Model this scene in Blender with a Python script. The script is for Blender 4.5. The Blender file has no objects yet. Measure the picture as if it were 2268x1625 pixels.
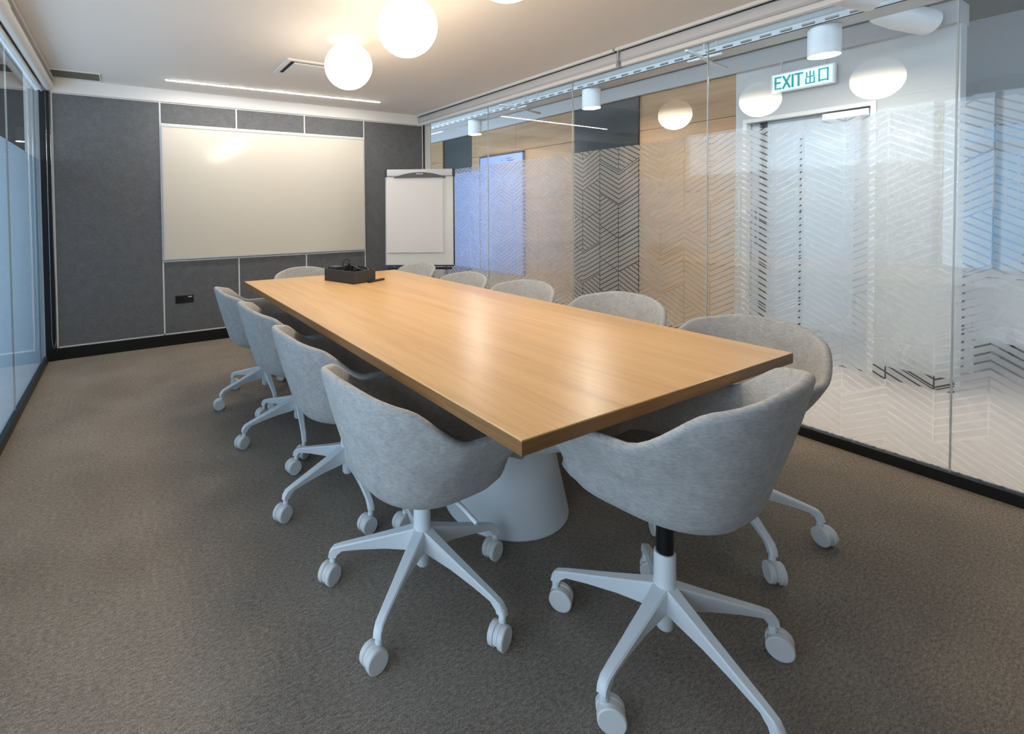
import bpy, bmesh, math, random
from mathutils import Vector, Matrix
random.seed(7)
PI = math.pi
SC = bpy.context.scene
COL = SC.collection

# ------------------------------------------------------------------ camera
W, H = 2268, 1625
F_PX, CX, CY = 1081.65, 897.74, 493.96
YAW, PITCH, ROLL = 0.5200, -0.0258, -0.0100
cam_d = bpy.data.cameras.new('camera'); cam = bpy.data.objects.new('camera', cam_d); COL.objects.link(cam)
fw = Vector((math.sin(YAW)*math.cos(PITCH), math.cos(YAW)*math.cos(PITCH), math.sin(PITCH)))
r0 = Vector((math.cos(YAW), -math.sin(YAW), 0)); u0 = r0.cross(fw)
rr = r0*math.cos(ROLL)+u0*math.sin(ROLL); uu = -r0*math.sin(ROLL)+u0*math.cos(ROLL)
M = Matrix((rr, uu, -fw)).transposed().to_4x4(); M.translation = Vector((0, 0, 1.21))
cam.matrix_world = M
cam_d.sensor_fit = 'HORIZONTAL'; cam_d.sensor_width = 36
cam_d.lens = 36*F_PX/W
cam_d.shift_x = (W/2-CX)/W; cam_d.shift_y = -(H/2-CY)/W
cam_d.clip_start = 0.02
SC.camera = cam

# ------------------------------------------------------------------ world, light, exposure
wd = bpy.data.worlds.new('world'); SC.world = wd; wd.use_nodes = True
bg = wd.node_tree.nodes['Background']
bg.inputs[0].default_value = (0.58, 0.78, 1.0, 1); bg.inputs[1].default_value = 2.0
def portal(name, loc, rot, sx, sy):
    d = bpy.data.lights.new(name, 'AREA'); d.shape = 'RECTANGLE'; d.size = sx; d.size_y = sy
    d.cycles.is_portal = True
    o = bpy.data.objects.new(name, d); COL.objects.link(o); o.location = loc; o.rotation_euler = rot
portal('window_portal', (-2.28, 1.6, 1.35), (0, -PI/2, 0), 2.3, 6.9)
SC.view_settings.view_transform = 'Standard'; SC.view_settings.look = 'None'
SC.view_settings.gamma = 1; SC.view_settings.use_curve_mapping = False
SC.view_settings.exposure = 1.0
GLOBE_E, LINE_E, DOWN_E, SIGN_E = 16.0, 55.0, 125.0, 0.75

# room numbers (metres): long axis = Y, back wall at YB
XL, XR, YB, HC = -0.589, 3.089, 4.932, 2.3215
YR = -0.95                      # wall behind the camera

# ------------------------------------------------------------------ helpers
def tag(o, label=None, cat=None, group=None, kind=None):
    if label: o['label'] = label
    if cat: o['category'] = cat
    if group: o['group'] = group
    if kind: o['kind'] = kind
    return o
def empty(name, loc=(0, 0, 0), rz=0, label=None, cat=None, group=None, kind=None, parent=None):
    o = bpy.data.objects.new(name, None); COL.objects.link(o)
    o.location = loc; o.rotation_euler = (0, 0, rz); o.empty_display_size = 0.1
    if parent: o.parent = parent
    return tag(o, label, cat, group, kind)
def obj(name, bm, mat, parent=None, loc=None, smooth=False, rz=0):
    me = bpy.data.meshes.new(name)
    bmesh.ops.recalc_face_normals(bm, faces=bm.faces[:])
    bm.to_mesh(me); bm.free()
    if smooth:
        for p in me.polygons: p.use_smooth = True
        if smooth == 'auto':
            try: me.set_sharp_from_angle(angle=math.radians(38))
            except Exception: pass
    if mat: me.materials.append(mat)
    o = bpy.data.objects.new(name, me); COL.objects.link(o)
    if parent: o.parent = parent
    if loc: o.location = loc
    if rz: o.rotation_euler = (0, 0, rz)
    return o
def box(bm, x0, x1, y0, y1, z0, z1, bev=0, seg=2, mat=None):
    vs = [bm.verts.new(v) for v in ((x0,y0,z0),(x1,y0,z0),(x1,y1,z0),(x0,y1,z0),(x0,y0,z1),(x1,y0,z1),(x1,y1,z1),(x0,y1,z1))]
    fs = [bm.faces.new([vs[i] for i in f]) for f in ((3,2,1,0),(4,5,6,7),(0,1,5,4),(1,2,6,5),(2,3,7,6),(3,0,4,7))]
    if mat: bmesh.ops.transform(bm, matrix=mat, verts=vs)
    if bev:
        es = list({e for f in fs for e in f.edges})
        bmesh.ops.bevel(bm, geom=es, offset=bev, segments=seg, profile=0.6, affect='EDGES')
    return vs
def bx(*a, **k):
    bm = bmesh.new(); box(bm, *a, **k); return bm
def cyl(bm, p0, p1, r0, r1=None, n=24, caps=True):
    r1 = r0 if r1 is None else r1
    p0, p1 = Vector(p0), Vector(p1); d = (p1-p0); q = d.to_track_quat('Z', 'Y').to_matrix()
    A, B = [], []
    for i in range(n):
        a = 2*PI*i/n; v = Vector((math.cos(a), math.sin(a), 0))
        A.append(bm.verts.new(p0+q@(v*r0))); B.append(bm.verts.new(p1+q@(v*r1)))
    for i in range(n): bm.faces.new((A[i], A[(i+1)%n], B[(i+1)%n], B[i]))
    if caps: bm.faces.new(A[::-1]); bm.faces.new(B)
def lathe(bm, prof, n=48, c=(0, 0, 0)):
    rings = []
    for r, z in prof:
        if r < 1e-6: rings.append([bm.verts.new((c[0], c[1], c[2]+z))])
        else: rings.append([bm.verts.new((c[0]+r*math.cos(2*PI*i/n), c[1]+r*math.sin(2*PI*i/n), c[2]+z)) for i in range(n)])
    for a, b in zip(rings, rings[1:]):
        for i in range(n):
            j = (i+1) % n
            if len(a) == 1 and len(b) == 1: continue
            if len(a) == 1: bm.faces.new((a[0], b[i], b[j]))
            elif len(b) == 1: bm.faces.new((a[i], a[j], b[0]))
            else: bm.faces.new((a[i], a[j], b[j], b[i]))
def tube(bm, pts, r, n=8, closed=False):
    pts = [Vector(p) for p in pts]; rings = []
    N = len(pts)
    for i, p in enumerate(pts):
        a = pts[i-1] if (i or closed) else p; b = pts[(i+1) % N] if (i < N-1 or closed) else p
        q = (b-a).to_track_quat('Z', 'Y').to_matrix()
        rings.append([bm.verts.new(p+q@Vector((r*math.cos(2*PI*k/n), r*math.sin(2*PI*k/n), 0))) for k in range(n)])
    for i in range(N if closed else N-1):
        a, b = rings[i], rings[(i+1) % N]
        for k in range(n): bm.faces.new((a[k], a[(k+1)%n], b[(k+1)%n], b[k]))
    if not closed: bm.faces.new(rings[0][::-1]); bm.faces.new(rings[-1])
def prism(bm, pts, z0, z1):
    A = [bm.verts.new((x, y, z0)) for x, y in pts]; B = [bm.verts.new((x, y, z1)) for x, y in pts]; n = len(pts)
    bm.faces.new(A[::-1]); bm.faces.new(B)
    for i in range(n): bm.faces.new((A[i], A[(i+1)%n], B[(i+1)%n], B[i]))

# ------------------------------------------------------------------ materials
def mat(name, col=(.8,.8,.8), rough=.5, metal=0, spec=.5, emit=None, es=0):
    m = bpy.data.materials.new(name); m.use_nodes = True
    b = m.node_tree.nodes['Principled BSDF']
    b.inputs['Base Color'].default_value = (*col, 1); b.inputs['Roughness'].default_value = rough
    b.inputs['Metallic'].default_value = metal; b.inputs['Specular IOR Level'].default_value = spec
    if emit: b.inputs['Emission Color'].default_value = (*emit, 1); b.inputs['Emission Strength'].default_value = es
    return m
class N:
    """tiny node-building helper"""
    def __init__(s, m): s.nt = m.node_tree; s.n = s.nt.nodes; s.l = s.nt.links; s.b = s.n.get('Principled BSDF'); s.out = s.n['Material Output']
    def new(s, t, **k):
        x = s.n.new(t)
        for a, v in k.items(): setattr(x, a, v)
        return x
    def link(s, a, b): s.l.new(a, b)
    def math(s, op, a, b=None, c=None):
        x = s.n.new('ShaderNodeMath'); x.operation = op
        for i, v in enumerate((a, b, c)):
            if v is None: continue
            if isinstance(v, (int, float)): x.inputs[i].default_value = v
            else: s.l.new(v, x.inputs[i])
        return x.outputs[0]
    def ramp(s, fac, stops):
        x = s.n.new('ShaderNodeValToRGB'); cr = x.color_ramp
        while len(cr.elements) < len(stops): cr.elements.new(.5)
        for e, (p, c) in zip(cr.elements, stops): e.position = p; e.color = (*c, 1)
        s.l.new(fac, x.inputs[0]); return x.outputs[0]
    def noise(s, vec, scale, detail=3, rough=.5):
        x = s.n.new('ShaderNodeTexNoise'); x.inputs['Scale'].default_value = scale; x.inputs['Detail'].default_value = detail
        x.inputs['Roughness'].default_value = rough
        if vec: s.l.new(vec, x.inputs['Vector'])
        return x.outputs[0]
    def coords(s, scale=(1, 1, 1), which='Object', rot=(0,0,0)):
        t = s.n.new('ShaderNodeTexCoord'); mp = s.n.new('ShaderNodeMapping'); mp.inputs['Scale'].default_value = scale
        mp.inputs['Rotation'].default_value = rot
        s.l.new(t.outputs[which], mp.inputs[0]); return mp.outputs[0]
    def bump(s, h, st, dist=.002):
        x = s.n.new('ShaderNodeBump'); x.inputs['Strength'].default_value = st; x.inputs['Distance'].default_value = dist
        s.l.new(h, x.inputs['Height']); s.l.new(x.outputs[0], s.b.inputs['Normal'])

def fabric(name, dark, light, sc=1.0, bump=.35):
    m = mat(name, rough=.95, spec=.15); n = N(m); v = n.coords((sc, sc, sc))
    a = n.noise(v, 900, 2, .6); b = n.noise(n.coords((sc*70, sc*70, sc*220)), 1, 3, .6); c = n.noise(v, 30, 4, .6)
    f = n.math('ADD', n.math('MULTIPLY', a, .35), n.math('ADD', n.math('MULTIPLY', b, .4), n.math('MULTIPLY', c, .25)))
    n.link(n.ramp(f, [(.36, dark), (.64, light)]), n.b.inputs['Base Color'])
    n.bump(n.math('ADD', a, b), bump, .0012); n.b.inputs['Sheen Weight'].default_value = .15
    return m
M_fabric = fabric('chair_fabric', (.32,.312,.30), (.57,.56,.54))
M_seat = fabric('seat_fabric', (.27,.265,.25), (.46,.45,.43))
M_panel = fabric('panel_fabric', (.105,.108,.112), (.175,.178,.182), .5, .2)
M_white_pc = mat('white_powder_coat', (.80,.82,.83), .35)
M_caster = mat('caster_plastic', (.74,.73,.71), .45)
M_black = mat('black_metal', (.006,.006,.006), .35)
M_blackp = mat('black_plastic', (.012,.012,.013), .4)
M_trim = mat('white_trim', (.78,.77,.76), .4)
M_alu = mat('painted_aluminium', (.60,.60,.61), .38)
M_ceil = mat('ceiling_paint', (.84,.79,.74), .9, spec=.2)
M_cove = mat('cove_paint', (.82,.80,.78), .85, spec=.2)
M_chrome = mat('chrome', (.6,.6,.62), .2, 1)
M_dark = mat('recess_shade', (.03,.028,.024), .8)  # dark colour that stands in for shade inside gaps and recesses
M_olive = mat('return_grille', (.20,.185,.15), .7)
M_board = mat('whiteboard_enamel', (.71,.66,.57), .09, spec=.2)
M_paper = mat('paper', (.80,.78,.77), .8, spec=.2)
M_tray = mat('charcoal_felt_box', (.06,.058,.058), .8, spec=.3)
M_navy = mat('navy_plastic', (.03,.035,.12), .5)
M_corwall = mat('corridor_white_paint', (.56,.57,.565), .8, spec=.2)
M_bulk = mat('bulkhead_paint', (.50,.485,.475), .85, spec=.2)
M_corceil = mat('exposed_soffit', (.42,.40,.36), .9, spec=.1)
M_pipe = mat('pipe_paint', (.55,.55,.54), .5)
M_greyd = mat('charcoal_laminate', (.018,.020,.018), .35)
M_corfloor = mat('corridor_vinyl', (.72,.61,.54), .45)
M_desk = mat('desk_laminate', (.75,.75,.76), .4)
M_ochair = mat('office_chair_mesh', (.33,.34,.33), .8)
M_doorfr = mat('door_frame_paint', (.75,.75,.74), .5)
M_blue = mat('blue_board', (.24,.31,.58), .45)
M_ink = mat('ink', (.03,.03,.12), .6)
M_rear = mat('rear_wall_paint', (.22,.215,.21), .85, spec=.2)
M_gdark = mat('dark_grey_paint', (.16,.165,.17), .8, spec=.2)
M_end = mat('pale_blue_paint', (.52,.60,.68), .8, spec=.2)
M_extfloor = mat('pale_stone_floor', (.62,.60,.56), .5)

# carpet
M_carpet = mat('carpet', rough=1, spec=.05); n = N(M_carpet)
v = n.coords((1, 1, 1)); a = n.noise(v, 260, 3, .65); b = n.noise(n.coords((60, 150, 1)), 1, 4, .65); c = n.noise(v, 2.2, 3, .5)
f = n.math('ADD', n.math('MULTIPLY', a, .45), n.math('ADD', n.math('MULTIPLY', b, .40), n.math('MULTIPLY', c, .15)))
n.link(n.ramp(f, [(.34, (.100,.078,.061)), (.5, (.275,.228,.184)), (.67, (.50,.425,.35))]), n.b.inputs['Base Color'])
n.bump(n.math('ADD', a, b), .7, .004)

# table veneer, grain along Y (length)
def wood(name, dark, mid, light, rough, sc=(9, .55, 9), bands=True):
    m = mat(name, rough=rough); n = N(m); v = n.coords(sc)
    a = n.noise(v, 2.2, 6, .62); b = n.noise(n.coords((sc[0]*9, sc[1]*7, sc[2]*9)), 2.2, 4, .7)
    f = n.math('ADD', n.math('MULTIPLY', a, .68), n.math('MULTIPLY', b, .32))
    n.link(n.ramp(f, [(.30, dark), (.5, mid), (.70, light)]), n.b.inputs['Base Color'])
    n.link(n.ramp(b, [(0, (rough*.85,)*3), (1, (rough*1.2,)*3)]), n.b.inputs['Roughness'])
    n.bump(b, .06, .001)
    return m
M_top = wood('oak_veneer', (.53,.295,.118), (.68,.41,.175), (.76,.48,.225), .30)
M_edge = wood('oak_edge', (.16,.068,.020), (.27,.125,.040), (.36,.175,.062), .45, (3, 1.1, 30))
M_wood = wood('wall_oak', (.30,.165,.075), (.40,.235,.115), (.48,.30,.155), .45, (1, .6, 9))

# clear architectural glass: thin pane, Fresnel reflection, everything else passes
def glass(name, tint=(.97,.985,.98), refl=1.0):
    m = bpy.data.materials.new(name); m.use_nodes = True; n = N(m); n.n.remove(n.b)
    t = n.new('ShaderNodeBsdfTransparent'); t.inputs[0].default_value = (*tint, 1)
    g = n.new('ShaderNodeBsdfGlossy'); g.inputs['Roughness'].default_value = 0.0; g.inputs[0].default_value = (1, 1, 1, 1)
    fr = n.new('ShaderNodeFresnel'); fr.inputs[0].default_value = 1.5
    geo = n.new('ShaderNodeNewGeometry')
    fac = n.math('MULTIPLY', fr.outputs[0], refl)
    # the face that is left from inside must not mirror the pane into itself
    fac = n.math('MULTIPLY', fac, n.math('SUBTRACT', 1.0, geo.outputs['Backfacing']))
    mx = n.new('ShaderNodeMixShader'); n.link(fac, mx.inputs[0]); n.link(t.outputs[0], mx.inputs[1]); n.link(g.outputs[0], mx.inputs[2])
    n.link(mx.outputs[0], n.out.inputs[0]); return m
M_glass = glass('clear_glass', refl=1.3)
M_glass_edge = mat('glass_edge', (.50,.56,.54), .15)

# frosted film with clear isometric line-work cut out of it (flat print on real film)
def film(name, white=(.84,.83,.81), clear=.38, milk=.28):
    m = bpy.data.materials.new(name); m.use_nodes = True; n = N(m); n.n.remove(n.b)
    tc = n.new('ShaderNodeTexCoord'); sp = n.new('ShaderNodeSeparateXYZ'); n.link(tc.outputs['Object'], sp.inputs[0])
    y, z = sp.outputs[1], sp.outputs[2]
    w, p, L = .160, .0350, .24
    yc = n.math('DIVIDE', n.math('ADD', y, 50.02), w); c = n.math('FLOOR', yc); fx = n.math('FRACT', yc)
    par = n.math('MODULO', c, 2.0)
    tri = n.math('ABSOLUTE', n.math('SUBTRACT', par, fx))            # continuous zigzag
    h = n.math('MULTIPLY', tri, w*.577)
    v = n.math('ADD', z, h)
    def wn(a, b, seed):
        x = n.new('ShaderNodeTexWhiteNoise', noise_dimensions='3D'); cb = n.new('ShaderNodeCombineXYZ')
        n.link(a, cb.inputs[0]); (n.link(b, cb.inputs[1]) if b is not None else None); cb.inputs[2].default_value = seed
        n.link(cb.outputs[0], x.inputs[0]); return x.outputs[0]
    half = n.math('FLOOR', n.math('DIVIDE', c, 2.0))
    bv = n.math('ADD', n.math('DIVIDE', v, L), n.math('MULTIPLY', half, .5))
    b = n.math('FLOOR', bv); fb = n.math('FRACT', bv)
    flip = n.math('GREATER_THAN', wn(c, b, 3.0), .68)
    v2 = n.math('SUBTRACT', z, h)
    vs = n.math('ADD', n.math('MULTIPLY', v, n.math('SUBTRACT', 1.0, flip)), n.math('MULTIPLY', v2, flip))
    st = n.math('LESS_THAN', n.math('FRACT', n.math('DIVIDE', vs, p)), .24)
    ed = n.math('LESS_THAN', fb, .025)
    vl = n.math('MULTIPLY', n.math('LESS_THAN', fx, .035), n.math('GREATER_THAN', wn(c, b, 9.0), .35))
    ln = n.math('MINIMUM', n.math('ADD', n.math('ADD', st, ed), vl), 1.0)
    tr = n.new('ShaderNodeBsdfTransparent')
    tl = n.new('ShaderNodeBsdfTranslucent'); tl.inputs[0].default_value = (*white, 1)
    df = n.new('ShaderNodeBsdfDiffuse'); df.inputs[0].default_value = (*white, 1)
    m1 = n.new('ShaderNodeMixShader'); m1.inputs[0].default_value = .30; n.link(tl.outputs[0], m1.inputs[1]); n.link(df.outputs[0], m1.inputs[2])
    # the frosted part: some light straight through, most of it scattered forwards, a little milk
    rf = n.new('ShaderNodeBsdfRefraction'); rf.inputs['IOR'].default_value = 1.22; rf.inputs['Roughness'].default_value = .42
    m0 = n.new('ShaderNodeMixShader'); m0.inputs[0].default_value = milk; n.link(rf.outputs[0], m0.inputs[1]); n.link(m1.outputs[0], m0.inputs[2])
    fac = n.math('ADD', clear, n.math('MULTIPLY', ln, .95-clear))
    m2 = n.new('ShaderNodeMixShader'); n.link(fac, m2.inputs[0]); n.link(m0.outputs[0], m2.inputs[1]); n.link(tr.outputs[0], m2.inputs[2])
    n.link(m2.outputs[0], n.out.inputs[0]); return m
M_film = film('frosted_film')
def plain_film(name, white, clear):
    m = bpy.data.materials.new(name); m.use_nodes = True; n = N(m); n.n.remove(n.b)
    tr = n.new('ShaderNodeBsdfTransparent'); tl = n.new('ShaderNodeBsdfTranslucent'); tl.inputs[0].default_value = (*white, 1)
    df = n.new('ShaderNodeBsdfDiffuse'); df.inputs[0].default_value = (*white, 1)
    m1 = n.new('ShaderNodeMixShader'); m1.inputs[0].default_value = .35; n.link(tl.outputs[0], m1.inputs[1]); n.link(df.outputs[0], m1.inputs[2])
    m2 = n.new('ShaderNodeMixShader'); m2.inputs[0].default_value = clear; n.link(m1.outputs[0], m2.inputs[1]); n.link(tr.outputs[0], m2.inputs[2])
    n.link(m2.outputs[0], n.out.inputs[0]); return m
M_film_l = plain_film('frosted_film_plain', (.55,.66,.75), .28)  # blue tint puts cool daylight into the film's own colour

def emis(name, col, s):
    return mat(name, (.8,.8,.8), .5, emit=col, es=s)
M_globe = emis('opal_globe', (1.0,.86,.66), GLOBE_E)
# emission is dimmed by hand towards the neck, so the ceiling glow doesn't burn out
n = N(M_globe); tc = n.new('ShaderNodeTexCoord'); sp = n.new('ShaderNodeSeparateXYZ'); n.link(tc.outputs['Object'], sp.inputs[0])
mr = n.new('ShaderNodeMapRange'); mr.interpolation_type = 'SMOOTHSTEP'; n.link(sp.outputs[2], mr.inputs[0])
for i_, v_ in ((1, -.27), (2, -.09), (3, GLOBE_E), (4, GLOBE_E*.05)): mr.inputs[i_].default_value = v_
n.link(mr.outputs[0], n.b.inputs['Emission Strength'])
M_line = emis('linear_diffuser', (1.0,.95,.88), LINE_E)
M_down = emis('downlight_lens', (1.0,.93,.84), DOWN_E)

# ================================================================== the room shell
def struct(name, bm, m, smooth=False):
    return tag(obj(name, bm, m, smooth=smooth), kind='structure')
struct('floor', bx(XL, XR, YR, YB, -.06, 0), M_carpet)
struct('ceiling', bx(XL-.05, XR+.06, YR, YB, HC, HC+.10), M_ceil)
struct('wall_rear', bx(XL-.05, XR+.06, YR-.10, YR, -.06, HC+.10), M_rear)

# back wall: solid core, cove, fabric panels and white trims between them
wb = struct('wall_back', bx(XL-.10, XR+.10, YB, YB+.10, -.06, HC+.12), M_cove)
obj('cove', bx(XL, XR, YB-.016, YB, 2.212, HC), M_cove, wb)
obj('corner_post', bx(XL, -.518, YB-.03, YB, .0, 2.212), M_black, wb)
obj('corner_post', bx(3.072, XR, YB-.02, YB, .0, 2.212), M_black, wb)
PX = [-.508, .287, .948, 1.626, 2.300, 3.062]
t = .0065
def panel(x0, x1, z0, z1):
    bm = bx(x0+t, x1-t, YB-.014, YB, z0+t, z1-t, bev=.003)
    obj('wall_panel', bm, M_panel, wb)
def vtrim(x, z0, z1): obj('panel_trim', bx(x-t, x+t, YB-.011, YB, z0, z1), M_trim, wb)
def htrim(z, x0, x1): obj('panel_trim', bx(x0, x1, YB-.011, YB, z-t, z+t), M_trim, wb)
Z0, Z1, Z2, Z3 = .105, .770, 2.012, 2.206
panel(PX[0], PX[1], Z0, Z3); panel(PX[4], PX[5], Z0, Z3)
for i in (1, 2, 3): panel(PX[i], PX[i+1], Z2, Z3); panel(PX[i], PX[i+1], Z0, Z1)
for x in (PX[0], PX[1], PX[4], PX[5]): vtrim(x, Z0-t, Z3+t)
for x in (PX[2], PX[3]): vtrim(x, Z2, Z3); vtrim(x, Z0, Z1)
htrim(Z0, PX[0], PX[5]); htrim(Z1, PX[1], PX[4]); htrim(Z2, PX[1], PX[4])
bb = struct('baseboard_back', bx(XL, XR, YB-.022, YB, 0, Z0-t), M_black)

# ---- glass walls
def glass_wall(name, x, ys, side, filmed, fm):
    """panes between the joints ys; side = +1 when the room lies at smaller x"""
    r = empty(name, (0, 0, 0), kind='structure')
    for a, b in zip(ys, ys[1:]):
        obj('glass_pane', bx(x-.005, x+.005, a+.0025, b-.0025, .045, 2.225), M_glass, r)
        if filmed(a, b):
            xx = x+side*.0068
            obj('frosted_film', bx(xx-.0004, xx+.0004, a+.003, b-.003, .046, 1.650), fm, r)
    for a in ys[1:-1]:
        obj('joint_seal', bx(x-.0045, x+.0045, a-.0028, a+.0028, .045, 2.225), M_glass_edge, r)
    obj('base_channel', bx(x-.022, x+.022, ys[0], ys[-1], 0, .05, bev=.002), M_black, r)
    obj('head_channel', bx(x-.020, x+.020, ys[0], ys[-1], 2.222, HC), M_alu, r)
    return r
ysR = [YR, -.382, .648, 1.678, 2.713, 3.755, 4.79, YB-.021]
wr = glass_wall('wall_right', XR+.003, ysR, 1, lambda a, b: True, M_film)
ysL = [1.56, 2.60, 3.64, 4.68, YB-.031]
wl = glass_wall('wall_left', XL-.003, ysL, -1, lambda a, b: True, M_film_l)
obj('end_post', bx(XL-.03, XL+.02, 1.50, 1.56, 0, HC), M_black, wl)
# the open sliding door stands before the next panes; beyond the opening the wall is solid
struct('wall_left_return', bx(XL-.05, XL, YR, -.25, 0, HC), M_rear)
obj('head_beam', bx(XL-.04, XL+.02, -.25, 1.50, 2.222, HC), M_alu, wl)

# ================================================================== ceiling fittings
# globe lamps
def globe(y, which):
    r = empty('globe_lamp', (1.287, y, HC), 0, 'round opal globe ceiling lamp, the one ' + which, 'lamp', 'globe lamps over the table')
    bm = bmesh.new(); lathe(bm, [(0, 0), (.052, 0), (.052, -.006), (.040, -.016), (.040, -.022), (0, -.022)], 32)
    obj('ceiling_plate', bm, M_white_pc, r, smooth='auto')
    R = .155; k = .965; prof = [(R*math.sin(PI*i/28), -.015-R*k+R*k*math.cos(PI*i/28)) for i in range(29)]
    prof[0] = (0, prof[0][1]); prof[-1] = (0, prof[-1][1])
    bm = bmesh.new(); lathe(bm, prof, 48); obj('globe', bm, M_globe, r, smooth=True)
globe(2.975, 'closest to the whiteboard'); globe(2.205, 'in the middle of the row'); globe(1.430, 'farthest from the whiteboard')

r = empty('linear_light', (1.296, 4.515, HC), math.atan2(-.060, 1.96), 'long thin white light strip let into the ceiling before the whiteboard', 'light')
obj('diffuser', bx(-.982, .982, -.011, .011, -.006, -.001), M_line, r)
bm = bmesh.new(); box(bm, -.986, .986, -.015, -.011, -.004, 0); box(bm, -.986, .986, .011, .015, -.004, 0); box(bm, -.986, -.982, -.011, .011, -.004, 0); box(bm, .982, .986, -.011, .011, -.004, 0)
obj('frame', bm, M_ceil, r)

r = empty('ceiling_vent', (1.345, 3.71, HC), 0, 'square recessed air vent in the ceiling with a flat centre plate', 'vent')
bm = bmesh.new()
for a in ((-.305, .305, -.205, -.172), (-.305, .305, .172, .205), (-.305, -.268, -.172, .172), (.268, .305, -.172, .172)):
    box(bm, a[0], a[1], a[2], a[3], -.012, 0, bev=.003)
obj('frame', bm, M_cove, r)
obj('duct_shade', bx(-.268, .268, -.172, .172, -.002, -.0005), M_dark, r)  # thin dark sheet, painted shade for the inside of the vent
obj('centre_plate', bx(-.235, .268, -.142, .172, -.016, -.004, bev=.003), M_cove, r)
r = empty('return_grille', (-.325, 4.715, HC), 0, 'flat olive air grille in the ceiling corner beside the blind', 'vent')
obj('grille_plate', bx(-.165, .165, -.112, .112, -.006, 0), M_olive, r)
bm = bmesh.new()
for i in range(9): box(bm, -.155, .155, -.10+i*.0245, -.092+i*.0245, -.009, -.006)
obj('slats', bm, M_olive, r)
bm = bmesh.new(); box(bm, -.178, -.165, -.122, .122, -.008, 0); box(bm, .165, .172, -.122, .122, -.008, 0); box(bm, -.165, .165, .112, .122, -.008, 0); box(bm, -.165, .165, -.122, -.112, -.008, 0)
obj('frame', bm, M_ceil, r)

# roller blinds on the right: casing, roller, hem bar
def blind_right(y0, y1, hz, lab):
    r = empty('roller_blind', (3.0, y0, HC), 0, lab, 'blind', 'rolled-up blinds along the patterned glass')
    L = y1-y0
    obj('ceiling_track', bx(-.030, -.004, 0, L, -.020, 0, bev=.003), M_trim, r)
    obj('track_gap_shade', bx(-.004, .030, 0, L, -.010, 0), M_dark, r)  # solid black strip drawn as the shade in the gap beside the track
    obj('casing', bx(.016, .066, .004, L-.004, -.078, -.016, bev=.012, seg=3), M_alu, r, smooth='auto')
    bm = bmesh.new(); cyl(bm, (.045, .006, -.062), (.045, L-.006, -.062), .028); obj('fabric_roll', bm, M_alu, r, smooth='auto')
    obj('hem_bar', bx(.020, .060, .012, L-.012, hz-.030, hz, bev=.006, seg=3), M_trim, r, smooth='auto')
    obj('end_bracket', bx(-.004, .068, L-.006, L, -.085, 0), M_alu, r)
blind_right(2.255, 4.915, -.088, 'rolled-up grey roller blind along patterned glass, the one meeting the whiteboard wall')
blind_right(-.10, 2.240, -.092, 'rolled-up grey roller blind along patterned glass, the one away from the whiteboard wall')
def blind_left(y0, y1, rad, lab, chain=False):
    r = empty('roller_blind', (-.522, y0, 2.252), 0, lab, 'blind', 'rolled-up blinds along the blue-lit glass')
    L = y1-y0
    bm = bmesh.new(); cyl(bm, (0, 0, 0), (0, L, 0), rad, n=32); obj('fabric_roll', bm, M_trim, r, smooth='auto')
    obj('headrail', bx(-.045, .042, 0, L, .046, HC-2.252, bev=.004), M_alu, r)
    obj('hem_bar', bx(-.052, -.038, .01, L-.01, -.050, -.022, bev=.004), M_trim, r)
    if chain:
        pts = [(-.020, L-.040, -.03)]+[(-.020, L-.040, -z) for z in (.5, 1.0, 1.5, 2.05)]+[(-.014, L-.040, -2.12), (-.006, L-.040, -2.142), (.003, L-.040, -2.12), (.010, L-.040, -2.05), (.010, L-.040, -1.5), (.009, L-.040, -1.0), (.008, L-.040, -.5), (.006, L-.040, -.03)]
        bm = bmesh.new(); tube(bm, pts, .0022, 6); obj('pull_chain', bm, M_chrome, r, smooth=True)
blind_left(3.165, 4.912, .037, 'white rolled-up blind with a hanging pull chain by the black corner post', True)
blind_left(1.30, 3.150, .042, 'thicker white rolled-up blind by the ceiling, next to the chained blind')

# ================================================================== things on the back wall
r = empty('whiteboard', (1.2935, YB-.012, .778), 0, 'large cream glass whiteboard framed by grey fabric wall panels', 'whiteboard')
obj('writing_surface', bx(-.988, .988, -.016, 0, .018, 1.208, bev=.002), M_board, r)
bm = bmesh.new()
for a in ((-1.0, 1.0, .004, .018), (-1.0, 1.0, 1.208, 1.222)): box(bm, a[0], a[1], -.020, 0, a[2], a[3], bev=.002)
for a in ((-1.0, -.988), (.988, 1.0)): box(bm, a[0], a[1], -.020, 0, .018, 1.208, bev=.002)
obj('frame', bm, M_alu, r)
r = empty('wall_socket', (.457, YB-.014, .378), 0, 'small black wall socket plate on the grey panel below the whiteboard', 'socket')
obj('plate', bx(-.077, .077, -.008, 0, 0, .070, bev=.002), M_blackp, r)
obj('socket_face', bx(-.070, .0, -.010, -.008, .008, .062), M_black, r)
obj('port_label', bx(.030, .062, -.0098, -.008, .050, .060), M_alu, r)

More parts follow.
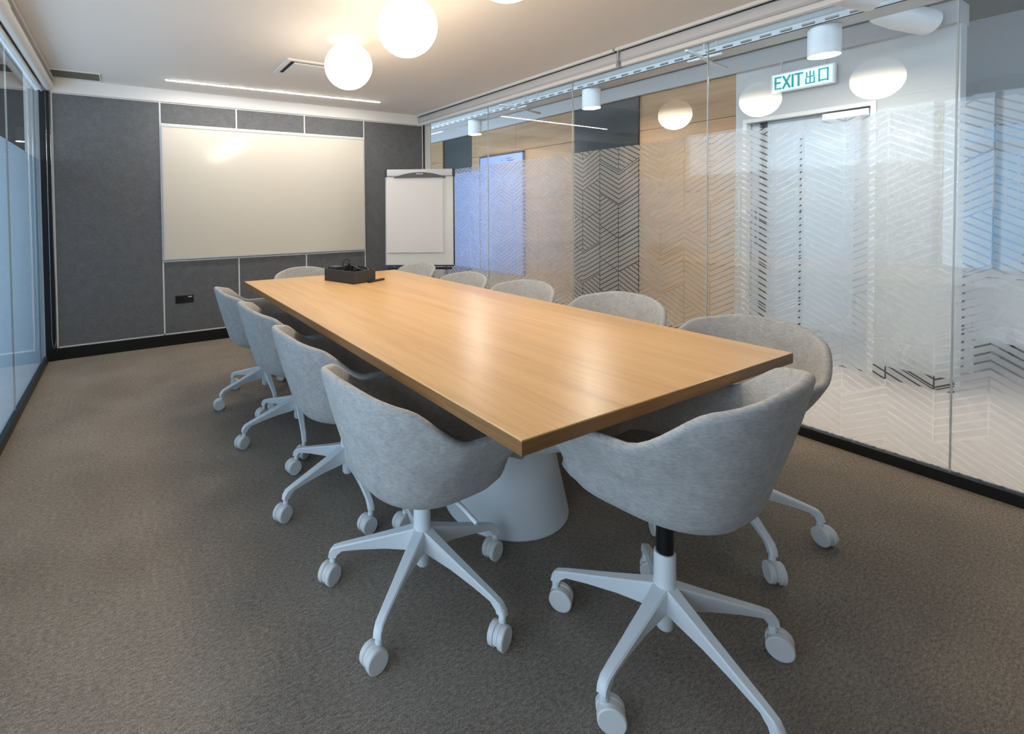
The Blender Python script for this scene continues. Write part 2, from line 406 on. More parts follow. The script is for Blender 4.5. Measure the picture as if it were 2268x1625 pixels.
# ================================================================== table
TX0, TX1, TY0, TY1, TZ = .6955, 1.874, .743, 3.445, .7354
r = empty('conference_table', ((TX0+TX1)/2, (TY0+TY1)/2, 0), 0, 'long rectangular oak-topped meeting table on white cone pedestals', 'table')
hx, hy = (TX1-TX0)/2, (TY1-TY0)/2
obj('table_top', bx(-hx+.001, hx-.001, -hy+.001, hy-.001, TZ-.004, TZ, bev=.0012), M_top, r)
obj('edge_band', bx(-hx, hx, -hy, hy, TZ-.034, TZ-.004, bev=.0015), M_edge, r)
PDX = .055
for yy in (1.53, 2.66):
    bm = bmesh.new(); lathe(bm, [(0, 0), (.246, 0), (.250, .006), (.247, .02), (.232, .09), (.208, .20), (.182, .34), (.160, .48), (.146, .60), (.140, .69), (.140, .695), (0, .695)], 64, (PDX, yy-(TY0+TY1)/2, 0))
    pd = obj('pedestal', bm, M_white_pc, r, smooth='auto')
    obj('mounting_plate', bx(PDX-.22, PDX+.22, yy-(TY0+TY1)/2-.22, yy-(TY0+TY1)/2+.22, .694, TZ-.034), M_white_pc, r)

# ================================================================== chairs
Z0S = .352
def sstep(a, b, x):
    x = max(0, min(1, (x-a)/(b-a))); return x*x*(3-2*x)
def rim_z(ph):
    d = math.degrees(abs(ph))
    z = .392+(.576-.392)*sstep(25, 46, d)
    z += .004*sstep(60, 90, d)
    z += .092*sstep(98, 131, d)+.050*sstep(112, 172, d)
    return z
def plan_R(ph, s=1.0):
    a = .302; c, sn = math.cos(ph), abs(math.sin(ph))
    b = .290 if c > 0 else .302
    nexp = 4.2 if c > 0 else 2.35
    return s/((sn/a)**nexp+(abs(c)/b)**nexp)**(1/nexp)
T_ = [(0,0),(.32,.0),(.52,.008),(.635,.026),(.715,.056),(.770,.112)]
F_ = [(0,0),(.20,.002),(.36,.008),(.50,.016),(.64,.028),(.76,.042)]
def outer_profile(ph):
    R = plan_R(ph); zr = rim_z(ph); wt = sstep(8, 52, math.degrees(abs(ph)))
    pts = []
    for (ra, za), (rb, zb) in zip(T_, F_):
        pts.append(((ra*wt+rb*(1-wt))*R, Z0S+za*wt+zb*(1-wt)))
    r5, z5 = pts[-1]
    for k in (1, 2, 3, 4, 5):
        u = k/5; bul = .004*math.sin(PI*u)
        pts.append((r5+(R-r5)*u+bul*wt, z5+(zr-z5)*u))
    return pts
def shell_mesh():
    bm = bmesh.new(); NPH = 80; th = .026; cols = []
    c0 = bm.verts.new((0, 0, Z0S)); c1 = None
    for i in range(NPH):
        ph = -PI+2*PI*i/NPH
        P = [Vector((a, b)) for a, b in outer_profile(ph)]
        Nn = []
        for k in range(len(P)):
            a = P[max(0, k-1)]; b = P[min(len(P)-1, k+1)]; d = (b-a).normalized(); Nn.append(Vector((-d.y, d.x)))
        inner = [p+n_*th for p, n_ in zip(P, Nn)]
        d = (P[-1]-P[-2]).normalized(); o, q = P[-1], inner[-1]; mid = (o+q)/2
        arc = []
        for ang in (30, 60, 90, 120, 150):
            aa = math.radians(ang); arc.append(mid+(o-mid)*math.cos(aa)+d*(th*.5*math.sin(aa)))
        full = P[1:]+arc+[x for x in inner[:0:-1]]
        cols.append([bm.verts.new((max(p.x, .004)*math.sin(ph), max(p.x, .004)*math.cos(ph), p.y)) for p in full])
    c1 = bm.verts.new((0, 0, Z0S+th))
    for i in range(NPH):
        a, b = cols[i], cols[(i+1) % NPH]
        bm.faces.new((c0, a[0], b[0])); bm.faces.new((c1, b[-1], a[-1]))
        for k in range(len(a)-1): bm.faces.new((a[k], a[k+1], b[k+1], b[k]))
    return bm
def cushion_mesh():
    bm = bmesh.new(); NP = 64
    prof = [(.48, Z0S+.022), (.55, Z0S+.040), (.59, Z0S+.062), (.58, Z0S+.080), (.52, Z0S+.088), (.36, Z0S+.088), (.2, Z0S+.087)]
    rings = []
    for s, z in prof:
        ring = []
        for i in range(NP):
            ph = -PI+2*PI*i/NP; R = plan_R(ph, s)
            front = sstep(70, 20, abs(math.degrees(ph))) if abs(math.degrees(ph)) < 70 else 0
            R *= 1+.40*front
            zz = z+(-.022*front)
            ring.append(bm.verts.new((R*math.sin(ph), R*math.cos(ph), zz)))
        rings.append(ring)
    for a, b in zip(rings, rings[1:]):
        for i in range(NP): bm.faces.new((a[i], a[(i+1)%NP], b[(i+1)%NP], b[i]))
    bm.faces.new(rings[-1]); bm.faces.new(rings[0][::-1])
    return bm
LEGR = .300
def leg_mesh():
    """one arm of the star along +X: deep tapered blade, then a bend down to the caster stem"""
    bm = bmesh.new(); secs = []
    # (x, ztop, zbot, half-width top, half-width bottom)
    for x, zt, zb, wt_, wb_ in ((.012, .205, .135, .021, .015), (.05, .192, .128, .0185, .012), (.12, .169, .124, .0165, .009), (.20, .144, .114, .0145, .008), (.262, .125, .104, .0130, .009)):
        secs.append([Vector((x, -wt_, zt-.004)), Vector((x, -wt_+.004, zt)), Vector((x, wt_-.004, zt)), Vector((x, wt_, zt-.004)), Vector((x, wb_, zb)), Vector((x, -wb_, zb))])
    # bend
    for xt, zt, xb, zb, w in ((.292, .114, .270, .098, .0125), (.305, .099, .279, .090, .012), (.309, .082, .283, .080, .0115)):
        secs.append([Vector((xt-.002, -w, zt-.003)), Vector((xt, -w+.004, zt)), Vector((xt, w-.004, zt)), Vector((xt-.002, w, zt-.003)), Vector((xb, w*.8, zb)), Vector((xb, -w*.8, zb))])
    rs = [[bm.verts.new(v) for v in s] for s in secs]
    for a, b in zip(rs, rs[1:]):
        for k in range(6): bm.faces.new((a[k], a[(k+1)%6], b[(k+1)%6], b[k]))
    bm.faces.new(rs[0][::-1]); bm.faces.new(rs[-1])
    cyl(bm, (.2955, 0, .085), (.2955, 0, .056), .0105, .0095, 14)
    return bm
def caster_mesh():
    """twin-wheel caster; swivel axis at the origin, wheels trail along -X"""
    bm = bmesh.new(); cx_, R = -.016, .0325
    for s in (-1, 1):
        prof = [(0, 0), (R-.004, 0), (R, .003), (R, .016), (R-.003, .0185), (0, .0185)]
        n_ = 28; rings = []
        for rr_, yy in prof:
            if rr_ == 0: rings.append([bm.verts.new((cx_, s*(.005+yy), R))])
            else: rings.append([bm.verts.new((cx_+rr_*math.cos(2*PI*i/n_), s*(.005+yy), R+rr_*math.sin(2*PI*i/n_))) for i in range(n_)])
        for a, b in zip(rings, rings[1:]):
            for i in range(n_):
                j = (i+1) % n_
                if len(a) == 1: bm.faces.new((a[0], b[i], b[j]))
                elif len(b) == 1: bm.faces.new((a[i], a[j], b[0]))
                else: bm.faces.new((a[i], a[j], b[j], b[i]))
    # hood between the wheels
    pts = [(cx_+(R-.002)*math.cos(a), R+(R-.002)*math.sin(a)) for a in [math.radians(x) for x in range(-20, 201, 20)]]
    A = [bm.verts.new((x, -.0055, z)) for x, z in pts]; B = [bm.verts.new((x, .0055, z)) for x, z in pts]
    bm.faces.new(A); bm.faces.new(B[::-1])
    for i in range(len(A)): bm.faces.new((A[i], A[(i+1)%len(A)], B[(i+1)%len(A)], B[i]))
    cyl(bm, (0, 0, .045), (0, 0, .0675), .0105, .0105, 14)
    return bm
def me_from(bm, name, m, smooth='auto'):
    o = obj(name, bm, m, smooth=smooth); me = o.data; bpy.data.objects.remove(o); return me
CH = {}
CH['shell'] = me_from(shell_mesh(), 'shell', M_fabric, True)
CH['seat_cushion'] = me_from(cushion_mesh(), 'seat_cushion', M_seat, True)
CH['leg'] = me_from(leg_mesh(), 'leg', M_white_pc)
CH['caster'] = me_from(caster_mesh(), 'caster', M_caster)
bm = bmesh.new(); lathe(bm, [(0, .078), (.017, .078), (.0215, .084), (.0225, .125), (.026, .150), (.030, .185), (.0275, .212), (.027, .283), (.0255, .287), (0, .287)], 32)
CH['column'] = me_from(bm, 'column', M_white_pc)
bm = bmesh.new(); lathe(bm, [(0, .20), (.0215, .20), (.0215, .2885), (.0135, .291), (.0135, .352), (0, .352)], 24)
CH['gas_lift'] = me_from(bm, 'gas_lift', M_black)
bm = bmesh.new(); box(bm, -.075, .075, -.095, .085, .340, .362, bev=.008)
CH['mechanism'] = me_from(bm, 'mechanism', M_blackp)
bm = bmesh.new(); tube(bm, [(.06, .02, .350), (.16, .03, .338), (.225, .035, .318)], .007, 10)
CH['lever'] = me_from(bm, 'lever', M_white_pc)
def chair(x, y, face, star, label, lift=0.0, cast=None):
    """face: degrees, direction the chair looks to (0 = +Y, 90 = -X)"""
    root = empty('swivel_chair', (x, y, 0), 0, label, 'chair', 'swivel chairs around the table')
    def part(k, z=0.0, rz=0.0, parent=root):
        o = bpy.data.objects.new(k, CH[k]); COL.objects.link(o); o.parent = parent; o.location = (0, 0, z); o.rotation_euler = (0, 0, rz); return o
    f = math.radians(face)
    part('shell', lift, f); part('seat_cushion', lift, f); part('mechanism', lift, f); part('lever', lift, f); part('gas_lift', lift); part('column')
    for i in range(5):
        l = part('leg', 0, math.radians(star+72*i))
        c = part('caster', 0, random.uniform(-PI, PI) if cast is None else math.radians(cast-(star+72*i)+random.uniform(-16, 16)), l); c.location = (.2955, 0, 0)
S = 'grey tub chair on the table side towards blue-lit glass, '
chair(.802, 1.312, -87, -1, S+'farthest from the whiteboard', 0, 20)
chair(.812, 1.945, -90, 48, S+'second farthest from the whiteboard', 0, 25)
chair(.800, 2.605, -90, 42, S+'second closest to the whiteboard', 0, 30)
chair(.775, 3.225, -92, 51, S+'closest to the whiteboard')
S = 'grey tub chair on the table side along patterned glass, '
chair(1.975, 1.005, 88, -54, S+'farthest from the whiteboard', .022, 60)
chair(1.985, 1.612, 90, 10, S+'second farthest from the whiteboard', .034)
chair(1.965, 2.275, 90, 30, S+'middle of the five', .022)
chair(1.950, 2.880, 90, 5, S+'second closest to the whiteboard', .012)
chair(1.945, 3.535, 90, 50, S+'closest to the flip chart', .024)
chair(1.240, .778, 8, 43, 'grey tub swivel chair at the table end away from the whiteboard, raised high', .088, 122)
chair(1.30, 3.79, 180, 20, 'grey tub swivel chair at the table end before the whiteboard')

# ================================================================== box of stationery on the table
r = empty('stationery_box', (1.318, 3.070, TZ), math.radians(18), 'dark grey felt box of stationery on the oak table', 'box')
bw, bl, bh = .098, .150, .082
bm = bmesh.new()
box(bm, -bw, bw, -bl, bl, 0, .006); box(bm, -bw, -bw+.008, -bl, bl, .006, bh, bev=.002); box(bm, bw-.008, bw, -bl, bl, .006, bh, bev=.002)
box(bm, -bw+.008, bw-.008, -bl, -bl+.008, .006, bh, bev=.002); box(bm, -bw+.008, bw-.008, bl-.008, bl, .006, bh, bev=.002)
obj('box_walls', bm, M_tray, r)
obj('divider', bx(-bw+.008, bw-.008, .022, .028, .006, bh-.006), M_tray, r)
def on_box(name, lab, cat, bm, m, lx, ly, lz, rz=0, sm='auto'):
    c, s = math.cos(math.radians(18)), math.sin(math.radians(18))
    o = obj(name, bm, m, loc=(1.318+c*lx-s*ly, 3.070+s*lx+c*ly, TZ+lz), smooth=sm, rz=math.radians(18)+rz); return tag(o, lab, cat)
bm = bmesh.new(); box(bm, -.036, .036, -.045, .045, 0, .092, bev=.01)
on_box('whiteboard_eraser', 'black whiteboard eraser standing in the stationery box', 'eraser', bm, M_blackp, -.045, .092, .0065)
for i, (px_, w_, hh) in enumerate(((-.070, 'beside the box wall', .115), (-.040, 'between the two others', .128), (-.012, 'beside the coiled cable', .108))):
    bm = bmesh.new(); cyl(bm, (0, 0, .0065), (0, -.022, hh-.03), .0085, n=14); cyl(bm, (0, -.022, hh-.03), (0, -.029, hh), .0098, n=14)
    on_box('marker_pen', 'black marker pen standing in the stationery box '+w_, 'pen', bm, M_blackp, px_, -.012, .001)['group'] = 'pens in the stationery box'
bm = bmesh.new(); tube(bm, [(.034*math.cos(a), 0, .092+.050*math.sin(a)) for a in [PI*i/14 for i in range(15)]], .004, 8)
box(bm, -.042, -.028, -.010, .010, .0065, .094); box(bm, .028, .042, -.010, .010, .0065, .094)
on_box('headset', 'black headband arching out of the stationery box', 'headset', bm, M_blackp, .045, .085, 0, .0)
bm = bmesh.new(); tube(bm, [(.034*math.cos(a), .050*math.sin(a), .085+.012*math.sin(a)) for a in [2*PI*i/18 for i in range(18)]], .0060, 8, True); box(bm, -.026, .026, -.034, .034, .0065, .080, bev=.006)
on_box('coiled_cable', 'black cable coiled round its plug box in the stationery box', 'cable', bm, M_blackp, .046, -.078, 0)
bm = bmesh.new(); box(bm, -.012, .012, -.085, .085, 0, .012, bev=.003)
tag(obj('remote_control', bm, M_blackp, loc=(1.455, 2.945, TZ), rz=math.radians(-62)), 'slim black remote control lying on the oak table beside the box', 'remote')

# ================================================================== flip chart
FX, FY, FR = 2.655, 4.335, math.radians(-34)
r = empty('flip_chart', (FX, FY, 0), FR, 'white flip chart easel with a paper pad standing in the room corner', 'flip chart')
tilt = Matrix.Rotation(math.radians(-4), 4, 'X')
def tl_(bm): bmesh.ops.transform(bm, matrix=Matrix.Translation((0, 0, .64))@tilt@Matrix.Translation((0, 0, -.64)), verts=bm.verts[:]); return bm
obj('board', tl_(bx(-.350, .350, -.010, .010, .640, 1.600, bev=.004)), mat('flip_board', (.78,.78,.73), .5), r)
obj('board_frame', tl_(bx(-.352, .352, -.004, .014, .628, .642)), M_navy, r)
obj('side_rail', tl_(bx(-.360, -.350, -.012, .014, .64, 1.62)), M_alu, r); obj('side_rail', tl_(bx(.350, .362, -.012, .014, .64, 1.62)), M_blackp, r)
obj('paper_pad', tl_(bx(-.335, .245, -.026, -.010, .770, 1.560)), mat('pad_paper', (.80,.755,.74), .8, spec=.2), r)
bm = bmesh.new(); box(bm, -.345, .345, -.036, .016, 1.566, 1.642, bev=.014, seg=3); ob = obj('clamp_bar', tl_(bm), M_alu, r, smooth='auto')
bm = bmesh.new(); pts = [(x_, 1.556+.052*(1-(x_/.27)**2)) for x_ in [-.27+.54*i/20 for i in range(21)]]
A = [bm.verts.new((x_, -.040, z_)) for x_, z_ in pts]+[bm.verts.new((x_, -.040, 1.552)) for x_, z_ in reversed(pts)]
fA = bm.faces.new(A); ex = bmesh.ops.extrude_face_region(bm, geom=[fA]); bmesh.ops.translate(bm, vec=(0, .03, 0), verts=[v_ for v_ in ex['geom'] if isinstance(v_, bmesh.types.BMVert)])
obj('clamp_grip', tl_(bm), mat('dark_grey_plastic', (.045,.05,.055), .4), r)
obj('clamp_badge', tl_(bx(-.035, .035, -.042, -.039, 1.588, 1.594)), M_trim, r)
for s in (-1, 1): obj('end_cap', tl_(bx(s*.357-.012, s*.357+.012, -.034, .018, 1.565, 1.638, bev=.006)), M_blackp, r)
obj('pen_tray', tl_(bx(-.33, .33, -.050, .0, .598, .622, bev=.004)), M_blackp, r)
for a, b in (((-.24, .105, 1.50), (-.30, .05, .015)), ((.24, .105, 1.50), (.30, .05, .015)), ((0, .12, 1.50), (0, .42, .015))):
    bm = bmesh.new(); cyl(bm, a, b, .012, n=12); cyl(bm, b, (b[0], b[1], 0), .015, n=12); obj('leg', bm, M_alu, r, smooth='auto')

# ================================================================== corridor beyond the patterned glass
XF = 4.60
struct('floor_corridor', bx(XR+.03, 7.12, -4.0, 9.0, -.07, -.002), M_corfloor)
struct('ceiling_corridor', bx(XR+.06, 7.12, -4.0, 9.0, 2.95, 3.05), M_corceil)
wc = struct('wall_corridor', bx(XF+.02, XF+.12, 2.26, 9.0, 0, 2.36), M_greyd)
obj('bulkhead', bx(XF-.04, XF+.16, .95, 9.0, 2.36, 2.50), M_bulk, wc)
def wood_bay(y0, y1, zs):
    for a, b in zip(zs, zs[1:]):
        obj('wood_panel', bx(XF, XF+.02, y0+.0015, y1-.0015, a+.002, b-.002, bev=.0012), M_wood, wc)
ZS = (.06, .70, 1.36, 2.00, 2.357)
wood_bay(2.26, 3.19, ZS); wood_bay(4.01, 5.0, ZS); wood_bay(5.0, 5.97, ZS); wood_bay(6.76, 7.7, ZS)
obj('dark_panel', bx(XF-.002, XF+.02, 3.19, 4.01, .0, 2.357), M_greyd, wc)
obj('edge_strip', bx(XF-.02, XF+.0, 3.17, 3.19, 0, 2.357), M_black, wc)
# white wall with door opening
ww = struct('wall_corridor_white', bx(XF, XF+.12, .95, 1.345, 0, 2.36), M_corwall)
obj('door_header', bx(XF, XF+.12, 1.345, 2.26, 1.95, 2.36), M_corwall, ww)
obj('door_jamb', bx(XF, XF+.12, 2.20, 2.26, 0, 1.95), M_corwall, ww)
bmf = bmesh.new(); box(bmf, XF-.015, XF+.10, 1.345, 1.375, 0, 1.95); box(bmf, XF-.015, XF+.10, 2.17, 2.20, 0, 1.95); box(bmf, XF-.015, XF+.10, 1.375, 2.17, 1.92, 1.95)
dr = empty('door_1', (0, 0, 0), kind='structure')
obj('door_frame', bmf, M_doorfr, dr)
obj('door_leaf', bx(XF+.06, XF+.10, 1.38, 2.16, .01, 1.915), mat('grey_blue_door', (.44,.48,.52), .5), dr)
obj('door_pane', bx(XF+.052, XF+.060, 1.48, 1.98, .25, 1.80), M_end, dr)
obj('door_edge', bx(XF+.045, XF+.060, 2.045, 2.095, .01, 1.915), M_black, dr)
obj('door_edge', bx(XF+.045, XF+.052, 1.800, 1.812, .10, 1.75), M_black, dr)
obj('door_closer', bx(XF+.01, XF+.055, 1.39, 1.66, 1.86, 1.91, bev=.005), M_trim, dr)
bm = bmesh.new(); tube(bm, [(XF+.03, 2.10, .90), (XF+.0, 2.10, .90), (XF+.0, 2.10, 1.20), (XF+.03, 2.10, 1.20)], .009, 10); obj('door_handle', bm, M_chrome, dr, smooth='auto')
struct('wall_office_side', bx(XR+.06, 7.12, -4.1, -4.0, 0, 2.95), M_corwall)  # unseen wall, added to keep blue sky light out of the open end
struct('wall_corridor_end', bx(XR+.06, XF+.12, 8.9, 9.0, 0, 2.95), M_bulk)  # unseen as well, added to close the corridor against sky light
# behind the white wall the open office runs to a window wall

obj('skirting', bx(XF-.012, XF, .95, 1.345, 0, .085), M_black, ww)
obj('skirting', bx(XF-.012, XF, 2.20, 2.26, 0, .085), M_black, ww)
# blue boards on the wood wall
r = empty('pin_board', (XF-.030, 5.275, .33), 0, 'tall pale blue display board with black frame on the corridor wood wall', 'board')
obj('board', bx(-.012, .030, -.440, .445, 0, 1.635), M_blue, r)
bm = bmesh.new(); box(bm, -.014, .03, .445, .462, 0, 1.655); box(bm, -.014, .03, -.44, .445, 1.635, 1.655); obj('frame', bm, M_black, r)
bm = bmesh.new()
for yy, zz, ll in ((-.02, 1.56, .03), (-.12, 1.575, .10), (-.14, 1.545, .14)): box(bm, -.0135, -.012, yy-ll, yy, zz, zz+.010)
obj('handwriting', bm, M_ink, r)
r = empty('pin_board', (XF-.035, 6.07, .33), 0, 'lower blue display board next to the black framed one', 'board')
pts = [(-.33, 0), (.33, 0), (.33, 1.40)]+[(.33-.06+.06*math.cos(a), 1.40+.06*math.sin(a)) for a in (PI/6, PI/3, PI/2)]+[(-.33, 1.46)]
bm = bmesh.new(); A = [bm.verts.new((0, a, b)) for a, b in pts]; B = [bm.verts.new((.034, a, b)) for a, b in pts]; bm.faces.new(A); bm.faces.new(B[::-1])
for i in range(len(A)): bm.faces.new((A[i], A[(i+1)%len(A)], B[(i+1)%len(A)], B[i]))
obj('board', bm, M_blue, r)

# exit sign
r = empty('exit_sign', (XF-.06, 1.766, 2.118), 0, 'lit cyan and white exit sign hanging above the corridor door', 'sign')
obj('housing', bx(0, .03, -.205, .205, 0, .150, bev=.003), M_trim, r)
M_sign = emis('sign_face', (.28,.76,.95), SIGN_E); M_let = mat('sign_letters', (.0,.12,.13), .5, emit=(.0,.20,.23), es=.6)
fc = obj('sign_face', bx(-.003, 0, -.190, .190, .012, .138), M_sign, r)
def strokes(segs, u0, v0, w_, h_, th, name):
    bm = bmesh.new()
    for (a, b), (c, d) in segs:
        p = Vector((u0+a*w_, v0+b*h_)); q = Vector((u0+c*w_, v0+d*h_)); dd = (q-p); L = dd.length; dd.normalize(); nn = Vector((-dd.y, dd.x))*th/2
        e = dd*th*.5
        cs = [p-e+nn, p-e-nn, q+e-nn, q+e+nn]
        A = [bm.verts.new((-.0045, -k.x, k.y)) for k in cs]; B = [bm.verts.new((-.003, -k.x, k.y)) for k in cs]
        bm.faces.new(A); bm.faces.new(B[::-1])
        for i in range(4): bm.faces.new((A[i], A[(i+1)%4], B[(i+1)%4], B[i]))
    obj(name, bm, M_let, r)
lh, lz, th = .088, .031, .0150
strokes([((0,0),(0,1)), ((0,1),(1,1)), ((0,.52),(.85,.52)), ((0,0),(1,0))], -.172, lz, .034, lh, th, 'letter')
strokes([((0,0),(1,1)), ((0,1),(1,0))], -.118, lz, .042, lh, th, 'letter')
strokes([((0,0),(0,1))], -.056, lz, .01, lh, th, 'letter')
strokes([((0,1),(1,1)), ((.5,0),(.5,1))], -.038, lz, .042, lh, th, 'letter')
strokes([((.5,0),(.5,1)), ((.08,.55),(.08,.92)), ((.92,.55),(.92,.92)), ((.08,.55),(.92,.55)), ((0,.0),(0,.42)), ((1,.0),(1,.42)), ((0,.0),(1,.0))], .030, lz, .052, lh, .009, 'character')
strokes([((0,0),(0,1)), ((0,1),(1,1)), ((1,0),(1,1)), ((0,.06),(1,.06))], .112, lz, .052, lh, .010, 'character')
bm = bmesh.new(); cyl(bm, (.015, -.14, .15), (.015, -.14, .24), .006, n=10); cyl(bm, (.015, .14, .15), (.015, .14, .24), .006, n=10); obj('suspension_rods', bm, M_pipe, r)

# surface downlights
def downlight(y, lab):
    r = empty('downlight', (3.90, y, 2.172), 0, lab, 'light', 'cylinder downlights in the corridor')
    bm = bmesh.new(); lathe(bm, [(.074, .012), (.082, 0), (.085, .003), (.085, .178), (.082, .181), (0, .181)], 40); obj('housing', bm, M_white_pc, r, smooth='auto')
    bm = bmesh.new(); lathe(bm, [(0, .004), (.072, .004), (.074, .012), (0, .012)], 32); obj('lens', bm, M_down, r, smooth='auto')
downlight(1.398, 'white cylinder downlight in the corridor beside the exit sign')
downlight(3.196, 'white cylinder downlight in the corridor before the dark panel')
downlight(4.996, 'white cylinder downlight in the corridor before the blue board')
downlight(-.40, 'white cylinder downlight in the corridor towards the open office')

# services under the soffit
def pipe(name, lab, pts, rad, m=M_pipe, cat='pipe', n_=16, grp='pipes under the corridor soffit'):
    bm = bmesh.new()
    tube(bm, pts, rad, n_); return tag(obj(name, bm, m, smooth='auto'), lab, cat, grp)
pipe('ceiling_pipe', 'thin grey pipe under the corridor soffit next to the cable tray', [(4.14, -2, 2.490), (4.14, 8.8, 2.490)], .015)
pipe('ceiling_pipe', 'thicker grey pipe under the corridor soffit running along the bulkhead', [(4.32, -2, 2.575), (4.32, 8.8, 2.575)], .030)
pipe('air_duct', 'fat white round duct between the cable tray and the bulkhead', [(4.10, 1.235, 2.700), (4.13, 1.225, 2.50), (4.20, 1.20, 2.440), (4.30, 1.16, 2.415), (4.50, 1.075, 2.385)], .080, M_trim, 'duct', 28, 'round ducts under the corridor soffit')
pipe('air_duct', 'white round duct between the patterned glass and the cable tray', [(3.36, 1.20, 2.66), (3.40, 1.19, 2.44), (3.48, 1.165, 2.39), (3.66, 1.10, 2.375)], .070, M_trim, 'duct', 28, 'round ducts under the corridor soffit')
r = empty('cable_tray', (3.90, 0, 2.353), 0, 'perforated white cable tray running under the corridor soffit', 'cable tray')
bm = bmesh.new()
box(bm, -.10, .10, -2, 8.8, 0, .004); box(bm, .096, .10, -2, 8.8, .0, .040)
obj('tray', bm, M_pipe, r)
bm = bmesh.new(); box(bm, -.10, -.096, -2, 8.8, 0, .012); box(bm, -.10, -.096, -2, 8.8, .028, .040)
for i in range(90): box(bm, -.10, -.096, -2+.12*i, -1.95+.12*i, .012, .028)
obj('perforated_lip', bm, M_pipe, r)
bm = bmesh.new()
for yy in (.2, 2.1, 4.0, 5.9):
    for xx in (-.085, .085): cyl(bm, (xx, yy, .0), (xx, yy, .597), .005, n=8)
obj('hanger_rods', bm, M_pipe, r)
for yy, w_ in ((2.10, 'before the wood wall'), (4.10, 'before the dark panel')):
    r = empty('pipe_branch', (3.80, yy, 2.325), .5, 'white crossed pipe branch under the cable tray '+w_, 'pipe', 'pipe branches')
    bm = bmesh.new(); tube(bm, [(-.30, .10, .0), (-.1, .02, .005), (.0, 0, .008), (.15, -.06, .0), (.30, -.16, -.02)], .012, 10); obj('main_arm', bm, M_trim, r, smooth=True)
    bm = bmesh.new(); tube(bm, [(-.07, -.12, .006), (0, 0, .010), (.05, .10, .012)], .010, 10); obj('cross_arm', bm, M_trim, r, smooth=True)

# open office at the far right: window wall with white grille, desk, chairs
gx, gy0, gy1 = 7.0, .2, 1.95
wo = empty('window_1', (gx, 0, 0), kind='structure')
obj('sill_wall', bx(0, .12, -4, 3.2, 0, .62), M_corwall, wo)
obj('head_wall', bx(0, .12, -4, 3.2, 1.95, 2.95), M_bulk, wo)
obj('side_wall', bx(0, .12, 3.2, 9, 0, 2.95), M_corwall, wo)
obj('transom', bx(-.01, .05, -4, 3.2, 1.70, 1.79), M_bulk, wo)
for y in (-3, -2.2, -1.4, -.6, .2, 1.0, 1.8, 2.6): obj('mullion', bx(0, .05, y-.012, y+.012, .62, 1.95), M_trim, wo)
obj('window_pane', bx(.055, .060, -4, 3.2, .62, 1.95), glass('office_window_glass', (.24,.29,.33), .6), wo)
r = empty('window_grille', (gx-.06, 1.25, 1.13), 0, 'white barred grille before the far office window', 'grille')
for k, zz in enumerate((.285, .245, .535)):
    obj('rail', bx(-.006, .006, -.62, .62, zz-.005, zz+.005), M_trim, r)
for i in range(18): obj('bar', bx(-.005, .005, -.605+.071*i-.0055, -.605+.071*i+.0055, 0, .54 if i % 2 else .52), M_trim, r)
struct('ground_outside', bx(9.2, 40, -30, 30, -3.1, -3.0), mat('distant_ground', (.45,.48,.50), .9))

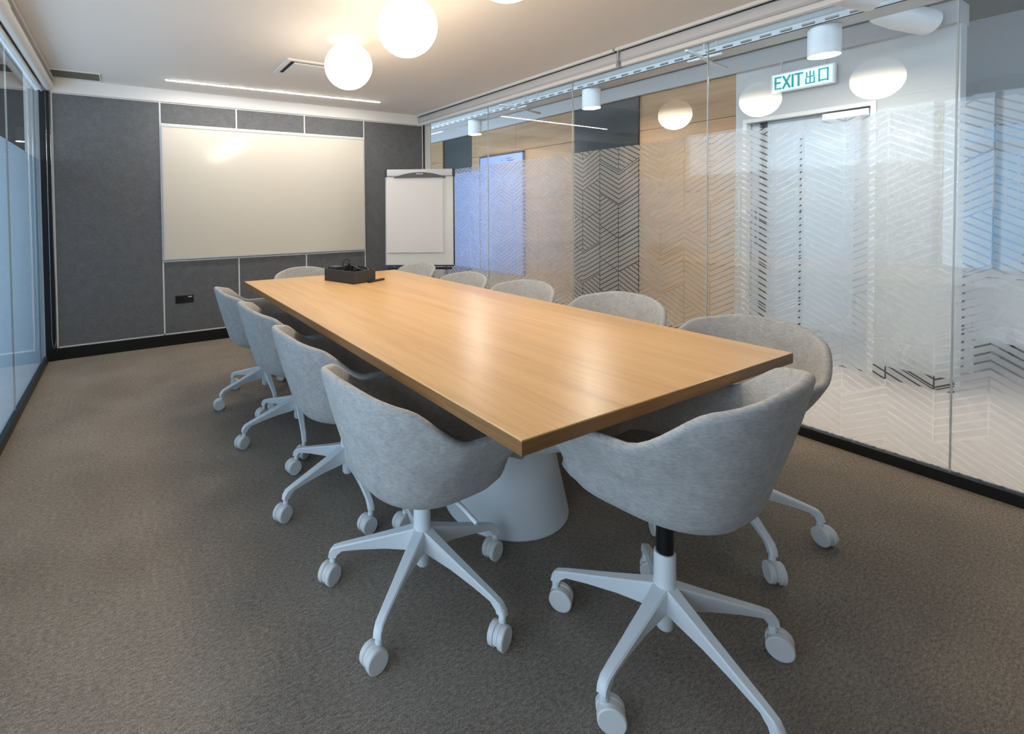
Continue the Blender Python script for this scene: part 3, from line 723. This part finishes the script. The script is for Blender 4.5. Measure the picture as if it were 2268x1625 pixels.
def office_desk(x, y, lab):
    r = empty('office_desk', (x, y, 0), 0, lab, 'desk')
    obj('desktop', bx(-.40, .40, -.85, .85, .705, .73, bev=.003), M_desk, r)
    for sx_ in (-.36, .36):
        for sy_ in (-.80, .80): obj('leg', bx(sx_-.02, sx_+.02, sy_-.02, sy_+.02, 0, .705), M_desk, r)
    obj('modesty_panel', bx(-.385, -.37, -.78, .78, .25, .70), M_desk, r)
office_desk(5.62, .22, 'white office desk beyond the glass before the far window')
def office_chair(x, y, rz, lab):
    r = empty('task_chair', (x, y, 0), rz, lab, 'chair', 'task chairs in the open office')
    bm = bmesh.new()
    rows = []
    for j in range(9):
        v_ = j/8; zz = .52+.50*v_; w_ = .23-.05*(v_**3); yo = -.20-.07*math.sin(v_*2.2)
        rows.append([(w_*(-1+2*i/8), yo+.04*(1-(-1+2*i/8)**2)*-1+.04, zz) for i in range(9)])
    F = [[bm.verts.new(p) for p in row] for row in rows]; B = [[bm.verts.new((p[0], p[1]-.03, p[2])) for p in row] for row in rows]
    for j in range(8):
        for i in range(8): bm.faces.new((F[j][i], F[j][i+1], F[j+1][i+1], F[j+1][i])); bm.faces.new((B[j][i], B[j+1][i], B[j+1][i+1], B[j][i+1]))
    for i in range(8): bm.faces.new((F[0][i], B[0][i], B[0][i+1], F[0][i+1])); bm.faces.new((F[8][i], F[8][i+1], B[8][i+1], B[8][i]))
    for j in range(8): bm.faces.new((F[j][0], F[j+1][0], B[j+1][0], B[j][0])); bm.faces.new((F[j][8], B[j][8], B[j+1][8], F[j+1][8]))
    obj('backrest', bm, M_ochair, r, smooth='auto')
    obj('seat', bx(-.24, .24, -.22, .25, .43, .50, bev=.03, seg=3), M_ochair, r, smooth='auto')
    for s in (-1, 1):
        bm = bmesh.new(); tube(bm, [(s*.20, -.02, .45), (s*.29, -.02, .47), (s*.29, -.02, .66)], .014, 10); box(bm, s*.29-.035, s*.29+.035, -.14, .14, .66, .69, bev=.012); obj('armrest', bm, M_ochair, r, smooth='auto')
    bm = bmesh.new(); cyl(bm, (0, 0, .10), (0, 0, .44), .025); obj('column', bm, M_blackp, r)
    bm = bmesh.new()
    for i in range(5):
        a = 2*PI*i/5; cyl(bm, (0, 0, .11), (.30*math.cos(a), .30*math.sin(a), .075), .02, .014, 10); cyl(bm, (.30*math.cos(a)-.012, .30*math.sin(a), .03), (.30*math.cos(a)+.012, .30*math.sin(a), .03), .03, n=14)
    obj('star_base', bm, M_blackp, r, smooth='auto')
office_chair(6.42, .82, math.radians(80), 'grey office chair drawn up to the white desk, backrest towards the glass')
office_chair(6.42, .08, math.radians(100), 'grey office chair at the white desk, the one away from the corridor door')

# ================================================================== space beyond the left glass: daylight side
struct('floor_window_side', bx(-2.3, XL-.03, -2.0, 15.0, -.07, -.002), M_extfloor)
struct('wall_window_side_partition', bx(-2.2, XL-.10, 4.96, 5.04, -.002, 1.70), M_end)
struct('wall_window_side_rear', bx(-2.3, XL-.05, -2.0, -1.9, -.07, 2.75), M_corwall)
struct('ceiling_window_side', bx(-2.3, XL-.05, -2.0, 15.0, 2.62, 2.75), M_gdark)
struct('wall_window_side_far', bx(-2.3, XL-.05, 15.0, 15.1, -.07, 2.75), M_gdark)
struct('wall_window_side_outer', bx(-2.34, -2.24, 4.96, 15.0, -.07, 2.75), M_gdark)
struct('wall_window_side_inner', bx(XL-.12, XL-.05, 5.05, 15.0, -.07, 2.75), M_gdark)
we = empty('window_2', (-2.28, 0, 0), kind='structure')
obj('sill', bx(-.06, .04, -2, 4.96, -.07, .18), M_trim, we); obj('head', bx(-.06, .04, -2, 4.96, 2.50, 2.62), M_trim, we)
for y in (-1.97, -.85, .30, 1.45, 2.60, 3.75, 4.93): obj('mullion', bx(-.05, .03, y-.025, y+.025, .18, 2.50), M_trim, we)
for yy, w_ in ((10.0, 'closer to the pale partition'), (11.9, 'farther behind the pale partition')):
    r = empty('downlight', (-1.45, yy, 2.39), 0, 'white cylinder downlight beyond the blue-lit glass, '+w_, 'light', 'downlights beyond the blue-lit glass')
    bm = bmesh.new(); lathe(bm, [(.060, .010), (.068, 0), (.070, .003), (.070, .23), (0, .23)], 32); obj('housing', bm, M_white_pc, r, smooth='auto')
    bm = bmesh.new(); lathe(bm, [(0, .004), (.058, .004), (.060, .010), (0, .010)], 32); obj('lens', bm, M_down, r, smooth='auto')
